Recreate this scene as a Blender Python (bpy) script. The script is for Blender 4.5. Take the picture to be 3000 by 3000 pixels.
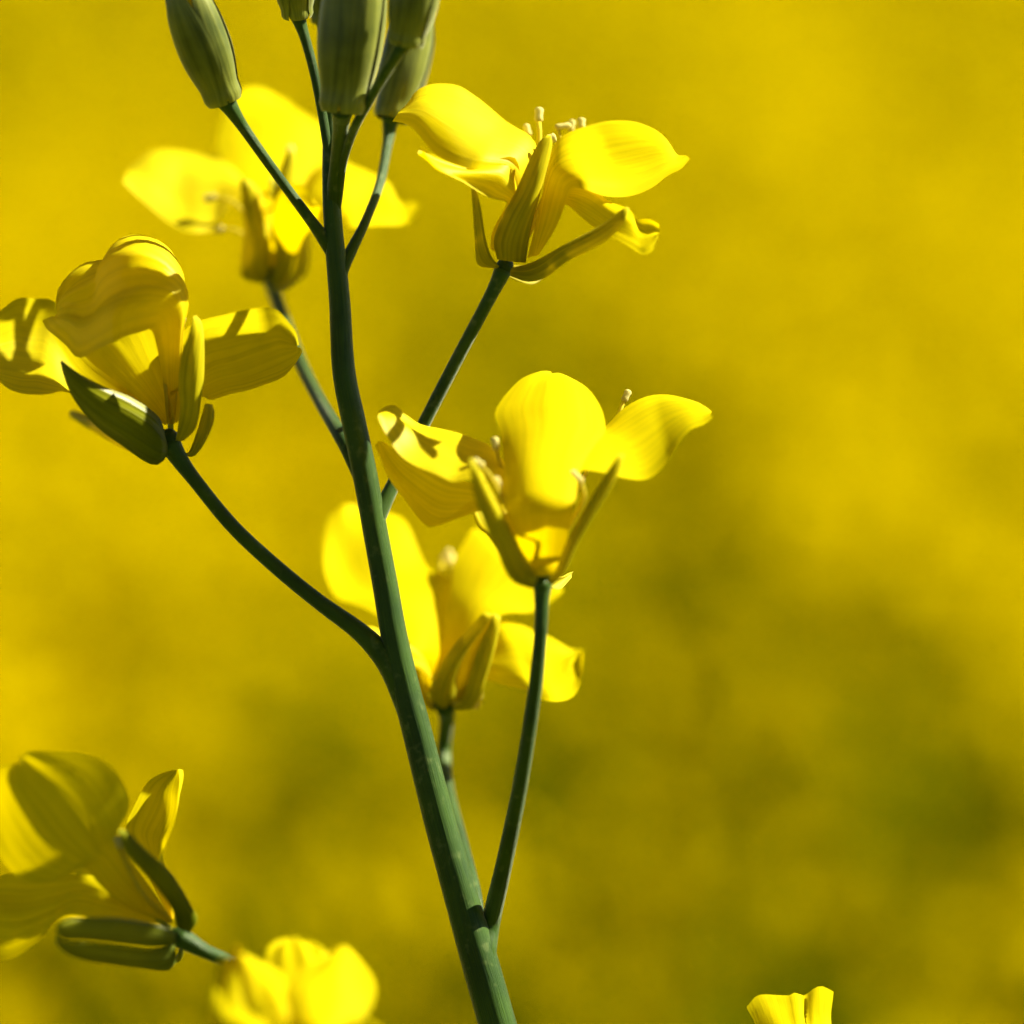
import bpy, math, random
import numpy as np
from mathutils import Vector

sc = bpy.context.scene
for o in list(bpy.data.objects):
    bpy.data.objects.remove(o)
C = sc.collection

# ------------------------------------------------------------------ camera
CAM = np.array([0.0, 0.0, 1.25])
PITCH = math.radians(9.0)
D0 = 0.40                                   # focus distance, metres
FRAME = 0.070                               # width of the view at the focus distance
FWD = np.array([0, math.cos(PITCH), -math.sin(PITCH)])
RGT = np.array([1.0, 0, 0])
UPV = np.array([0, math.sin(PITCH), math.cos(PITCH)])
cam = bpy.data.cameras.new('camera')
cam.sensor_width = 36; cam.sensor_height = 36
cam.lens = 36 * D0 / FRAME
cam.clip_start = 0.02; cam.clip_end = 3000
cam.dof.use_dof = True
cam.dof.focus_distance = D0 - 0.001
cam.dof.aperture_fstop = cam.lens / 14.0    # a 14 mm wide opening
cam_o = bpy.data.objects.new('camera', cam); C.objects.link(cam_o)
cam_o.location = CAM
cam_o.rotation_euler = (math.radians(90) - PITCH, 0, 0)
sc.camera = cam_o

# ------------------------------------------------------------------ light
SUN_EL, SUN_AZ = math.radians(42), math.radians(76)      # azimuth clockwise from +Y (away from the camera)
world = bpy.data.worlds.new('World'); sc.world = world; world.use_nodes = True
nt = world.node_tree
bg = nt.nodes['Background']
sky = nt.nodes.new('ShaderNodeTexSky'); sky.sky_type = 'NISHITA'; sky.sun_disc = False
sky.altitude = 600; sky.air_density = 0.22; sky.dust_density = 0.15; sky.sun_elevation = SUN_EL; sky.sun_rotation = SUN_AZ
nt.links.new(sky.outputs['Color'], bg.inputs['Color'])
bg.inputs['Strength'].default_value = 0.05
sun = bpy.data.lights.new('sun', 'SUN'); sun.energy = 5.0; sun.angle = math.radians(0.53); sun.color = (1.0, 0.96, 0.89)
sun_o = bpy.data.objects.new('sun', sun); C.objects.link(sun_o)
sd = Vector((math.cos(SUN_EL) * math.sin(SUN_AZ), math.cos(SUN_EL) * math.cos(SUN_AZ), math.sin(SUN_EL)))
sun_o.rotation_euler = sd.to_track_quat('Z', 'Y').to_euler()
sun_o.location = (2, 1, 4)
sc.view_settings.view_transform = 'Standard'; sc.view_settings.look = 'None'
sc.view_settings.gamma = 1.0; sc.view_settings.use_curve_mapping = False
sc.view_settings.exposure = 1.6
sc.render.engine = 'CYCLES'
sc.cycles.use_denoising = True
sc.cycles.use_adaptive_sampling = True
sc.cycles.adaptive_threshold = 0.03
sc.cycles.max_bounces = 6; sc.cycles.diffuse_bounces = 3; sc.cycles.transmission_bounces = 4; sc.cycles.glossy_bounces = 2
sc.cycles.sample_clamp_indirect = 6

MM = 0.001
PXMM = FRAME * 1000 / 3000                   # millimetres per photo pixel in the focus plane
rng = np.random.default_rng(7)
random.seed(7)

SHIFT = [0.0]
def P(x, y, z=0.0):
    """point of the plant: sideways/upwards offset given in photo pixels, z = millimetres behind the focus plane"""
    d = D0 + z * MM
    k = PXMM * MM * d / D0
    return CAM + FWD * d + RGT * ((x - 1500) * k) + UPV * ((1500 - y - SHIFT[0]) * k)

# ------------------------------------------------------------------ materials
def newmat(name):
    m = bpy.data.materials.new(name); m.use_nodes = True
    n = m.node_tree; n.nodes.clear()
    return m, n, n.nodes.new, n.links.new

def leafy(name, col_tip, col_base, trans=0.45, tcol=None, gloss=0.06, rough=0.35, vein=0.16, bump=0.25, vscale=(26, 2.2), base_end=0.45, mottling=0.12):
    m, n, N, L = newmat(name)
    uv = N('ShaderNodeUVMap'); sep = N('ShaderNodeSeparateXYZ'); L(uv.outputs[0], sep.inputs[0])
    mp = N('ShaderNodeMapping'); mp.inputs['Scale'].default_value = (vscale[0], vscale[1], 1); L(uv.outputs[0], mp.inputs[0])
    oi = N('ShaderNodeObjectInfo')
    addv = N('ShaderNodeVectorMath'); addv.operation = 'ADD'; L(mp.outputs[0], addv.inputs[0])
    cmb = N('ShaderNodeCombineXYZ'); L(oi.outputs['Random'], cmb.inputs['Z'])
    ml = N('ShaderNodeVectorMath'); ml.operation = 'SCALE'; ml.inputs['Scale'].default_value = 37; L(cmb.outputs[0], ml.inputs[0]); L(ml.outputs[0], addv.inputs[1])
    nz = N('ShaderNodeTexNoise'); nz.inputs['Scale'].default_value = 1.0; nz.inputs['Detail'].default_value = 3; nz.inputs['Distortion'].default_value = 0.6
    L(addv.outputs[0], nz.inputs['Vector'])
    vr = N('ShaderNodeMapRange'); vr.inputs['From Min'].default_value = 0.35; vr.inputs['From Max'].default_value = 0.62
    vr.inputs['To Min'].default_value = 1 - vein; vr.inputs['To Max'].default_value = 1.0; L(nz.outputs['Fac'], vr.inputs['Value'])
    # broad mottling in object space
    tc = N('ShaderNodeTexCoord'); n2 = N('ShaderNodeTexNoise'); n2.inputs['Scale'].default_value = 420; n2.inputs['Detail'].default_value = 2
    L(tc.outputs['Object'], n2.inputs['Vector'])
    mr = N('ShaderNodeMapRange'); mr.inputs['From Min'].default_value = 0.3; mr.inputs['From Max'].default_value = 0.7
    mr.inputs['To Min'].default_value = 1 - mottling; mr.inputs['To Max'].default_value = 1.0; L(n2.outputs['Fac'], mr.inputs['Value'])
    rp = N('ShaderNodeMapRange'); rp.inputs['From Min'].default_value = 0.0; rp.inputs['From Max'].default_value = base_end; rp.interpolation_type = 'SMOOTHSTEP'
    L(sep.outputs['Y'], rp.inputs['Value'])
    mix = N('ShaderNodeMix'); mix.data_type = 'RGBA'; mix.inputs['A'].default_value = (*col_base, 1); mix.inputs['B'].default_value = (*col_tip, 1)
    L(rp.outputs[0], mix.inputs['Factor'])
    fm = N('ShaderNodeMath'); fm.operation = 'MULTIPLY'; L(vr.outputs[0], fm.inputs[0]); L(mr.outputs[0], fm.inputs[1])
    sc1 = N('ShaderNodeVectorMath'); sc1.operation = 'SCALE'; L(mix.outputs['Result'], sc1.inputs[0]); L(fm.outputs[0], sc1.inputs['Scale'])
    bp = N('ShaderNodeBump'); bp.inputs['Strength'].default_value = bump; bp.inputs['Distance'].default_value = 0.00025; L(nz.outputs['Fac'], bp.inputs['Height'])
    df = N('ShaderNodeBsdfDiffuse'); L(sc1.outputs[0], df.inputs['Color']); L(bp.outputs[0], df.inputs['Normal'])
    tl = N('ShaderNodeBsdfTranslucent'); L(bp.outputs[0], tl.inputs['Normal'])
    if tcol:
        tm = N('ShaderNodeVectorMath'); tm.operation = 'SCALE'; tm.inputs[0].default_value = tcol; f2 = N('ShaderNodeMath'); f2.operation = 'POWER'; f2.inputs[1].default_value = 2.0; L(fm.outputs[0], f2.inputs[0]); L(f2.outputs[0], tm.inputs['Scale']); L(tm.outputs[0], tl.inputs['Color'])
    else:
        L(sc1.outputs[0], tl.inputs['Color'])
    mx = N('ShaderNodeMixShader'); mx.inputs[0].default_value = trans; L(df.outputs[0], mx.inputs[1]); L(tl.outputs[0], mx.inputs[2])
    gl = N('ShaderNodeBsdfGlossy'); gl.inputs['Roughness'].default_value = rough; gl.inputs['Color'].default_value = (1, 0.97, 0.85, 1); L(bp.outputs[0], gl.inputs['Normal'])
    lw = N('ShaderNodeLayerWeight'); lw.inputs['Blend'].default_value = 0.35; L(bp.outputs[0], lw.inputs['Normal'])
    gm = N('ShaderNodeMath'); gm.operation = 'MULTIPLY'; gm.inputs[1].default_value = gloss; L(lw.outputs['Fresnel'], gm.inputs[0])
    m2 = N('ShaderNodeMixShader'); L(gm.outputs[0], m2.inputs[0]); L(mx.outputs[0], m2.inputs[1]); L(gl.outputs[0], m2.inputs[2])
    out = N('ShaderNodeOutputMaterial'); L(m2.outputs[0], out.inputs[0])
    return m

def waxy(name, col_a, col_b, bloom=0.5, rough=0.42, spec=0.5, streak=(60, 3), sheen=0.0, specks=False):
    """green stem or bud skin with a pale waxy bloom"""
    m, n, N, L = newmat(name)
    uv = N('ShaderNodeUVMap'); mp = N('ShaderNodeMapping'); mp.inputs['Scale'].default_value = (streak[0], streak[1], 1); L(uv.outputs[0], mp.inputs[0])
    nz = N('ShaderNodeTexNoise'); nz.inputs['Scale'].default_value = 1; nz.inputs['Detail'].default_value = 4; L(mp.outputs[0], nz.inputs['Vector'])
    tc = N('ShaderNodeTexCoord'); n2 = N('ShaderNodeTexNoise'); n2.inputs['Scale'].default_value = 260; n2.inputs['Detail'].default_value = 3; L(tc.outputs['Object'], n2.inputs['Vector'])
    av = N('ShaderNodeMath'); av.operation = 'ADD'; L(nz.outputs['Fac'], av.inputs[0]); L(n2.outputs['Fac'], av.inputs[1])
    mr = N('ShaderNodeMapRange'); mr.inputs['From Min'].default_value = 0.75; mr.inputs['From Max'].default_value = 1.25; L(av.outputs[0], mr.inputs['Value'])
    mix = N('ShaderNodeMix'); mix.data_type = 'RGBA'; mix.inputs['A'].default_value = (*col_a, 1); mix.inputs['B'].default_value = (*col_b, 1); L(mr.outputs[0], mix.inputs['Factor'])
    b = N('ShaderNodeBsdfPrincipled'); L(mix.outputs['Result'], b.inputs['Base Color'])
    if specks:                                # pale scars and flecks in the skin
        n3 = N('ShaderNodeTexNoise'); n3.inputs['Scale'].default_value = 1500; n3.inputs['Detail'].default_value = 2; L(tc.outputs['Object'], n3.inputs['Vector'])
        n4 = N('ShaderNodeTexNoise'); n4.inputs['Scale'].default_value = 120; L(tc.outputs['Object'], n4.inputs['Vector'])
        ad = N('ShaderNodeMath'); ad.operation = 'MULTIPLY_ADD'; ad.inputs[1].default_value = 0.8; L(n4.outputs['Fac'], ad.inputs[0]); L(n3.outputs['Fac'], ad.inputs[2])
        m3 = N('ShaderNodeMapRange'); m3.inputs['From Min'].default_value = 1.02; m3.inputs['From Max'].default_value = 1.2; m3.inputs['To Max'].default_value = 0.28; L(ad.outputs[0], m3.inputs['Value'])
        mx3 = N('ShaderNodeMix'); mx3.data_type = 'RGBA'; L(m3.outputs[0], mx3.inputs['Factor']); L(mix.outputs['Result'], mx3.inputs['A']); mx3.inputs['B'].default_value = (0.20, 0.24, 0.06, 1)
        L(mx3.outputs['Result'], b.inputs['Base Color'])
    b.inputs['Roughness'].default_value = rough; b.inputs['Specular IOR Level'].default_value = spec
    b.inputs['Coat Weight'].default_value = bloom; b.inputs['Coat Roughness'].default_value = 0.45
    b.inputs['Sheen Weight'].default_value = sheen; b.inputs['Sheen Roughness'].default_value = 0.35; b.inputs['Sheen Tint'].default_value = (0.97, 1.0, 0.66, 1)
    b.inputs['Specular Tint'].default_value = (1.0, 1.0, 0.7, 1)
    bp = N('ShaderNodeBump'); bp.inputs['Strength'].default_value = 0.35; bp.inputs['Distance'].default_value = 0.0002; L(nz.outputs['Fac'], bp.inputs['Height']); L(bp.outputs[0], b.inputs['Normal'])
    out = N('ShaderNodeOutputMaterial'); L(b.outputs[0], out.inputs[0])
    return m

M = {}
M['petal'] = leafy('petal_yellow', (0.88, 0.72, 0.003), (0.86, 0.60, 0.0), trans=0.46, tcol=(0.95, 0.70, 0.0), gloss=0.012, rough=0.5, vein=0.11, bump=0.14, vscale=(20, 0.8), mottling=0.05)
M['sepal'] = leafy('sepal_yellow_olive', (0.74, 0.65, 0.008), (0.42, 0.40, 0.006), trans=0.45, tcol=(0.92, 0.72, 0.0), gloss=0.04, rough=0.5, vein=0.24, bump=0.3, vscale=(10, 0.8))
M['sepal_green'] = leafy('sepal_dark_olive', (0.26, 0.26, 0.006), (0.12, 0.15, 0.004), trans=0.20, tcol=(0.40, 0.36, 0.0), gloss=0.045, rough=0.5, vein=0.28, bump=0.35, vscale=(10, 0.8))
M['bud'] = waxy('bud_sepal_green', (0.060, 0.078, 0.001), (0.24, 0.25, 0.022), bloom=0.0, rough=0.42, spec=0.45, streak=(8, 0.6), sheen=0.5)
M['stem'] = waxy('stem_green', (0.009, 0.036, 0.0), (0.036, 0.085, 0.0), bloom=0.0, rough=0.45, spec=0.25, sheen=0.50, specks=True)
M['receptacle'] = waxy('receptacle_green', (0.02, 0.045, 0.002), (0.03, 0.06, 0.003), bloom=0.0, spec=0.2)
M['filament'] = leafy('filament_yellow', (0.85, 0.70, 0.04), (0.85, 0.62, 0.01), trans=0.4, gloss=0.03)
M['anther'] = leafy('anther_pale', (0.90, 0.78, 0.22), (0.88, 0.70, 0.1), trans=0.3, gloss=0.02)
M['pistil'] = waxy('pistil_green', (0.34, 0.34, 0.01), (0.44, 0.42, 0.02), bloom=0.0, spec=0.15)

# ------------------------------------------------------------------ mesh helpers
ORIG = {}
def link(name, me, parent, origin, mats):
    o = bpy.data.objects.new(name, me); C.objects.link(o)
    for m in mats: me.materials.append(m)
    place(o, parent, origin)
    return o
def place(o, parent, origin):
    origin = np.array(origin, float)
    ORIG[o.name] = origin
    if parent is not None:
        o.parent = parent
        o.location = origin - ORIG[parent.name]
    else:
        o.location = origin
def empty(name, origin, parent=None):
    o = bpy.data.objects.new(name, None); C.objects.link(o); o.empty_display_size = 0.005
    place(o, parent, origin)
    return o

def mesh_from(verts, faces, uvs=None, mi=None, smooth=True):
    me = bpy.data.meshes.new('m')
    me.from_pydata([tuple(v) for v in verts], [], faces)
    if smooth:
        me.polygons.foreach_set('use_smooth', [True] * len(me.polygons))
    if uvs is not None:
        lay = me.uv_layers.new(name='UVMap')
        li = np.zeros(len(me.loops), int); me.loops.foreach_get('vertex_index', li)
        lay.data.foreach_set('uv', np.asarray(uvs)[li].ravel())
    if mi is not None:
        me.polygons.foreach_set('material_index', mi)
    me.update()
    return me

def catmull(pts, n, t=None):
    """smooth curve through pts (k,d), n samples evenly along its length"""
    pts = np.array(pts, float)
    if len(pts) == 1: return np.repeat(pts, n, 0)
    if len(pts) == 2:
        s = np.linspace(0, 1, n)[:, None]; return pts[0] * (1 - s) + pts[1] * s
    ext = np.vstack([2 * pts[0] - pts[1], pts, 2 * pts[-1] - pts[-2]])
    fine = []
    for i in range(1, len(ext) - 2):
        p0, p1, p2, p3 = ext[i - 1:i + 3]
        s = np.linspace(0, 1, 16, endpoint=False)[:, None]
        fine.append(0.5 * ((2 * p1) + (-p0 + p2) * s + (2 * p0 - 5 * p1 + 4 * p2 - p3) * s ** 2 + (-p0 + 3 * p1 - 3 * p2 + p3) * s ** 3))
    fine = np.vstack(fine + [pts[-1:]])
    l = np.concatenate([[0], np.cumsum(np.linalg.norm(np.diff(fine[:, :2], axis=0), axis=1) + 1e-9)])
    q = np.linspace(0, l[-1], n)
    return np.stack([np.interp(q, l, fine[:, k]) for k in range(fine.shape[1])], 1)

def zcurve(z, n):
    z = np.array(z if hasattr(z, '__len__') else [z, z], float)
    x = np.linspace(0, 1, len(z)); q = np.linspace(0, 1, n)
    if len(z) < 3: return np.interp(q, x, z)
    return catmull(np.stack([x, z], 1), n)[:, 1]

def grid_normals(G):
    du = np.gradient(G, axis=1); dv = np.gradient(G, axis=0)
    nn = np.cross(du, dv); nn /= (np.linalg.norm(nn, axis=2, keepdims=True) + 1e-12)
    flip = np.sum(nn * (-FWD), axis=2, keepdims=True)
    # one orientation for the whole sheet: towards the camera on average
    return nn if flip.mean() >= 0 else -nn

def sheet(name, G, parent, origin, mat, thick=0.0):
    nv, nu = G.shape[:2]
    uu, vv = np.meshgrid(np.linspace(0, 1, nu), np.linspace(0, 1, nv))
    uvs = np.stack([uu.ravel(), vv.ravel()], 1)
    idx = np.arange(nv * nu).reshape(nv, nu)
    faces = [(int(idx[i, j]), int(idx[i, j + 1]), int(idx[i + 1, j + 1]), int(idx[i + 1, j])) for i in range(nv - 1) for j in range(nu - 1)]
    V = G.reshape(-1, 3)
    if thick > 0:
        N_ = grid_normals(G)
        ed = np.minimum(np.minimum(uu, 1 - uu) * 5, 1) ** 0.5 * np.minimum(np.minimum(vv + 0.02, 1 - vv) * 9, 1) ** 0.5
        V2 = (G - N_ * thick * MM * (0.25 + 0.75 * ed)[:, :, None]).reshape(-1, 3)
        off = nv * nu
        faces += [tuple(a + off for a in reversed(f)) for f in faces]
        ring = list(idx[0, :]) + list(idx[1:, -1]) + list(idx[-1, -2::-1]) + list(idx[-2:0:-1, 0])
        for a, b in zip(ring, ring[1:] + ring[:1]):
            faces.append((int(b), int(a), int(a) + off, int(b) + off))
        V = np.vstack([V, V2]); uvs = np.vstack([uvs, uvs])
    return link(name, mesh_from(V - np.array(origin), faces, uvs), parent, origin, [mat])

def loft(name, A, B, zA, zB, parent, mat, bulge=0.0, ruffle=0.0, thick=0.0, nu=15, nv=30, fold=0.0, rim=0.0, seed=0, keel=0.0, tip=None, crumple=0.0):
    """leaf-like sheet between two edge curves running from base to tip"""
    a = catmull(A, nv); b = catmull(B, nv)
    za = zcurve(zA, nv); zb = zcurve(zB, nv)
    if name == 'petal':
        re = np.random.default_rng(seed + 3); ww = np.linspace(0, 1, nv)
        for e in (a, b):
            for k in range(4):
                e += 2.6 / (1 + 0.5 * k) * np.clip(ww * 1.6 - 0.3, 0, 1)[:, None] * np.sin((5 + 7 * k) * ww[:, None] * re.uniform(0.8, 1.2) + re.uniform(0, 6.3, 2)[None, :])
    EA = np.array([P(x, y, z) for (x, y), z in zip(a, za)]); EB = np.array([P(x, y, z) for (x, y), z in zip(b, zb)])
    t = np.linspace(-1, 1, nu)
    G = EA[:, None, :] * ((1 - t) / 2)[None, :, None] + EB[:, None, :] * ((1 + t) / 2)[None, :, None]
    N_ = grid_normals(G)
    Nm = N_.mean(axis=(0, 1)); Nm /= np.linalg.norm(Nm)
    N_ = N_ * 0.5 + Nm * 0.5
    v = np.linspace(0, 1, nv)
    r = np.random.default_rng(seed + 11)
    h = np.zeros((nv, nu))
    h += bulge * (1 - t[None, :] ** 2) * (0.25 + 0.75 * np.sin(np.pi * np.clip(v, 0, 1)) ** 0.7)[:, None]
    h += keel * np.exp(-(t[None, :] / 0.18) ** 2) * np.sin(np.pi * np.clip(v * 0.9 + 0.08, 0, 1))[:, None]
    if rim:
        h += rim * np.clip((np.abs(t)[None, :] - 0.72) / 0.28, 0, 1) ** 2 * np.clip(v * 2, 0, 1)[:, None]
        h += rim * np.clip((v[:, None] - 0.85) / 0.15, 0, 1) ** 2
    if ruffle:
        for k in range(5):
            f1, f2, p1, p2 = r.uniform(1, 3.5), r.uniform(1, 3), r.uniform(0, 6.3), r.uniform(0, 6.3)
            h += ruffle / 2.2 * np.sin(f1 * 3.1 * v[:, None] + p1) * np.sin(f2 * 1.6 * t[None, :] + p2) * np.clip(v * 1.5, 0, 1)[:, None]
    if crumple:                              # small irregular creases, strongest towards the free edges
        for k in range(6):
            f1, f2, p1, p2 = r.uniform(6, 17), r.uniform(3, 8), r.uniform(0, 6.3), r.uniform(0, 6.3)
            h += crumple / 2 * np.sin(f1 * v[:, None] + f2 * t[None, :] * 0.8 + p1) * np.sin(f2 * t[None, :] + p2) * (np.clip(v * 2 - 0.5, 0, 1)[:, None] * (0.35 + 0.65 * np.abs(t)[None, :]))
    if fold:
        for k in range(3):
            c = r.uniform(-0.6, 0.6); w = r.uniform(0.05, 0.09)
            h += fold * r.choice([-1, 1]) * np.exp(-((t[None, :] - c * (0.3 + 0.7 * v[:, None])) / w) ** 2) * np.clip(v * 2 - 0.3, 0, 1)[:, None]
    if tip is not None:                      # outline of the free end: shift along the length, in photo pixels
        q = catmull(np.stack([np.linspace(-1, 1, len(tip)), np.array(tip, float)], 1), 80)
        sh = np.interp(t, q[:, 0], q[:, 1])
        ld = G[-1].mean(0) - G[-6].mean(0); ld /= np.linalg.norm(ld)
        G = G + (v[:, None] ** 4 * sh[None, :] * PXMM * MM)[:, :, None] * ld
    h = h * MM
    G = G + N_ * h[:, :, None]
    return sheet(name, G, parent, ORIG[parent.name], mat, thick)

def tube_geo(path, rad, sides=14, ridge=0.0, nrid=5, cap=True):
    path = np.array(path); n = len(path)
    T = np.gradient(path, axis=0); T /= np.linalg.norm(T, axis=1, keepdims=True)
    ref = np.cross(T[0], FWD); ref = ref / (np.linalg.norm(ref) + 1e-12)
    V, U, F = [], [], []
    L = np.concatenate([[0], np.cumsum(np.linalg.norm(np.diff(path, axis=0), axis=1))])
    for i in range(n):
        ref = ref - T[i] * np.dot(ref, T[i]); ref /= np.linalg.norm(ref)
        bi = np.cross(T[i], ref)
        for k in range(sides):
            th = 2 * math.pi * k / sides
            rr = rad[i] * (1 + ridge * math.cos(nrid * th) + ridge * 0.6 * math.cos((nrid + 3) * th + 1))
            V.append(path[i] + ref * math.cos(th) * rr + bi * math.sin(th) * rr)
            U.append((abs(2 * k / sides - 1), L[i] * 100))
    for i in range(n - 1):
        for k in range(sides):
            a = i * sides + k; b = i * sides + (k + 1) % sides
            F.append((a, b, b + sides, a + sides))
    if cap:
        F.append(tuple(range(sides - 1, -1, -1))); F.append(tuple((n - 1) * sides + k for k in range(sides)))
    return V, F, U

def tube(name, stations, parent, mat, n=None, sides=16, ridge=0.0):
    """stations: (x, y, z, half width) in photo pixels / mm"""
    st = np.array(stations, float)
    n = n or max(12, 6 * len(st))
    s = catmull(st, n)
    path = np.array([P(*q[:3]) for q in s])
    rad = s[:, 3] * PXMM * MM
    V, F, U = tube_geo(path, rad, sides, ridge)
    o0 = ORIG[parent.name]
    return link(name, mesh_from([v - o0 for v in V], F, U), parent, o0, [mat])

def blob_geo(c, ax, rx, ry, rz, rings=8, sides=12, V0=0, prof=None):
    """closed lathe about the axis ax, centre c"""
    ax = np.array(ax, float); ax /= np.linalg.norm(ax)
    r1 = np.cross(ax, FWD + 0.01); r1 /= np.linalg.norm(r1); r2 = np.cross(ax, r1)
    V, F, U = [], [], []
    for i in range(rings + 1):
        ph = math.pi * i / rings
        zz = -math.cos(ph) * rz; q = max(math.sin(ph), 0.02)
        if prof: q = prof(i / rings)
        for k in range(sides):
            th = 2 * math.pi * k / sides
            V.append(c + ax * zz + r1 * math.cos(th) * rx * q + r2 * math.sin(th) * ry * q); U.append((abs(2 * k / sides - 1), i / rings))
    for i in range(rings):
        for k in range(sides):
            a = V0 + i * sides + k; b = V0 + i * sides + (k + 1) % sides
            F.append((a, b, b + sides, a + sides))
    F.append(tuple(V0 + k for k in range(sides - 1, -1, -1))); F.append(tuple(V0 + rings * sides + k for k in range(sides)))
    return V, F, U

def stamen(pts, parent, r=5, anther=(11, 24), curl=None):
    """filament with a pale anther at its tip; one mesh, two materials"""
    s = catmull(np.array([(x, y, z) for x, y, z in pts], float), 12)
    path = np.array([P(*q) for q in s])
    rad = np.linspace(r * 1.1, r * 0.8, 12) * PXMM * MM
    V, F, U = tube_geo(path, rad, 8)
    mi = [0] * len(F)
    ax = path[-1] - path[-3]
    if curl is not None: ax = RGT * curl[0] + UPV * curl[1] + FWD * 0.2
    k = PXMM * MM
    c = path[-1] + ax / np.linalg.norm(ax) * anther[1] * k * 0.6
    V2, F2, U2 = blob_geo(c, ax, anther[0] * k, anther[0] * k * 0.8, anther[1] * k, 7, 10, len(V), prof=lambda u: max(0.05, math.sin(math.pi * u) ** 0.6 * (1 - 0.2 * math.cos(4 * math.pi * u))))
    o0 = ORIG[parent.name]
    return link('stamen', mesh_from([v - o0 for v in V + V2], F + F2, U + U2, mi + [1] * len(F2)), parent, o0, [M['filament'], M['anther']])

def flower(plant, x, y, z, r=30, ax=(0, 1, 0)):
    """the flower part is its receptacle; petals, sepals, stamens, pistil and pedicel are its sub-parts"""
    o0 = P(x, y, z)
    a = RGT * ax[0] + UPV * ax[1] + FWD * ax[2]
    k = PXMM * MM
    V, F, U = blob_geo(o0, a, r * k, r * k, r * k * 1.15, 8, 14)
    o = bpy.data.objects.new('flower', mesh_from([v - o0 for v in V], F, U)); C.objects.link(o)
    o.data.materials.append(M['receptacle'])
    place(o, plant, o0)
    return o

def pistil(fl, pts, r=9):
    s = catmull(np.array(pts, float), 12)
    path = np.array([P(*q) for q in s]); k = PXMM * MM
    rad = np.concatenate([np.linspace(r, r * 0.9, 9), [r * 0.7, r * 1.2, r * 0.9]]) * k
    V, F, U = tube_geo(path, rad, 10); o0 = ORIG[fl.name]
    return link('pistil', mesh_from([v - o0 for v in V], F, U), fl, o0, [M['pistil']])

def petal(fl, A, B, zA, zB, **kw):
    kw.setdefault('ruffle', 0.22); kw.setdefault('crumple', 0.07); kw.setdefault('fold', 0.0); kw.setdefault('seed', int(abs(A[0][0] * 7 + B[-1][1])))
    return loft('petal', A, B, zA, zB, fl, M['petal'], nu=19, nv=40, **kw)
def sepal(fl, A, B, zA, zB, bulge=0.7, thick=0.15, mat='sepal', **kw):
    return loft('sepal', A, B, zA, zB, fl, M[mat], bulge=bulge, thick=thick, nu=11, nv=24, seed=int(A[0][0]), **kw)

def bud(plant, base, tip, hw, ped, phase=0.4, petals=True, flare=0.0):
    """closed bud: four overlapping sepals round a yellow core, on its pedicel; base/tip = (x, y, z), hw = half width in px"""
    b = P(*base); t = P(*tip); hw *= 0.87; ax = t - b; Ln = np.linalg.norm(ax); ax /= Ln
    k = PXMM * MM; R = hw * k
    r1 = np.cross(ax, FWD); r1 /= np.linalg.norm(r1); r2 = np.cross(ax, r1)
    prof = lambda u: (0.55 + 0.45 * math.sin(min(u / 0.45, 1) * math.pi / 2)) * (1 if u < 0.45 else max(0.0, 1 - ((u - 0.45) / 0.58) ** 2.6) ** 0.75)
    # core: folded petals inside
    V, F, U = blob_geo(b + ax * Ln * 0.48, ax, R * 0.86, R * 0.86, Ln * 0.48, 14, 14, prof=lambda u: max(0.03, prof(u)))
    o = bpy.data.objects.new('flower_bud', mesh_from([v - b for v in V], F, U)); C.objects.link(o)
    o.data.materials.append(M['petal']); place(o, plant, b)
    nu, nv = 11, 26
    for q in range(4):
        G = np.zeros((nv, nu, 3))
        lift = 1.0 if q % 2 else 1.10
        for i in range(nv):
            u = i / (nv - 1)
            half = math.radians(52) * (0.80 + 0.35 * math.sin(min(u * 1.3, 1) * math.pi)) * (1 if u < 0.7 else max(0.12, 1 - ((u - 0.7) / 0.3) ** 2 * 0.85))
            for j in range(nu):
                s = -1 + 2 * j / (nu - 1)
                th = phase + q * math.pi / 2 + s * half
                rr = R * max(prof(min(u, 0.985)), 0.02) * lift * (1 + 0.07 * math.cos(s * math.pi / 2) + 0.012 * math.cos(s * 7))
                rr += R * 0.16 * math.exp(-((u - 0.03) / 0.06) ** 2)          # swollen foot of the sepal
                G[i, j] = b + ax * (Ln * (u * (0.96 + 0.04 * (q % 2)) - 0.012)) + (r1 * math.cos(th) + r2 * math.sin(th)) * rr
        N_ = grid_normals(G)
        sheet_bud(G, o, b)
    tube('pedicel', ped, o, M['stem'], sides=14)
    return o

def sheet_bud(G, parent, b):
    # thickness goes inwards: average outward test against the bud axis
    return sheet('sepal', G, parent, ORIG[parent.name], M['bud'], 0.0)

# ------------------------------------------------------------------ ground and field behind
def ground_mat():
    m, n, N, L = newmat('field_soil')
    tc = N('ShaderNodeTexCoord')
    a = N('ShaderNodeTexNoise'); a.inputs['Scale'].default_value = 9; a.inputs['Detail'].default_value = 6; L(tc.outputs['Object'], a.inputs['Vector'])
    r = N('ShaderNodeValToRGB'); L(a.outputs['Fac'], r.inputs['Fac'])
    r.color_ramp.elements[0].position = 0.35; r.color_ramp.elements[0].color = (0.07, 0.055, 0.006, 1)
    r.color_ramp.elements[1].position = 0.65; r.color_ramp.elements[1].color = (0.10, 0.12, 0.004, 1)
    b = N('ShaderNodeBsdfPrincipled'); b.inputs['Roughness'].default_value = 0.95; b.inputs['Specular IOR Level'].default_value = 0.0; L(r.outputs[0], b.inputs['Base Color'])
    o = N('ShaderNodeOutputMaterial'); L(b.outputs[0], o.inputs[0])
    return m
gme = mesh_from([(-900, -900, 0), (900, -900, 0), (900, 900, 0), (-900, 900, 0)], [(0, 1, 2, 3)], smooth=False)
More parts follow.
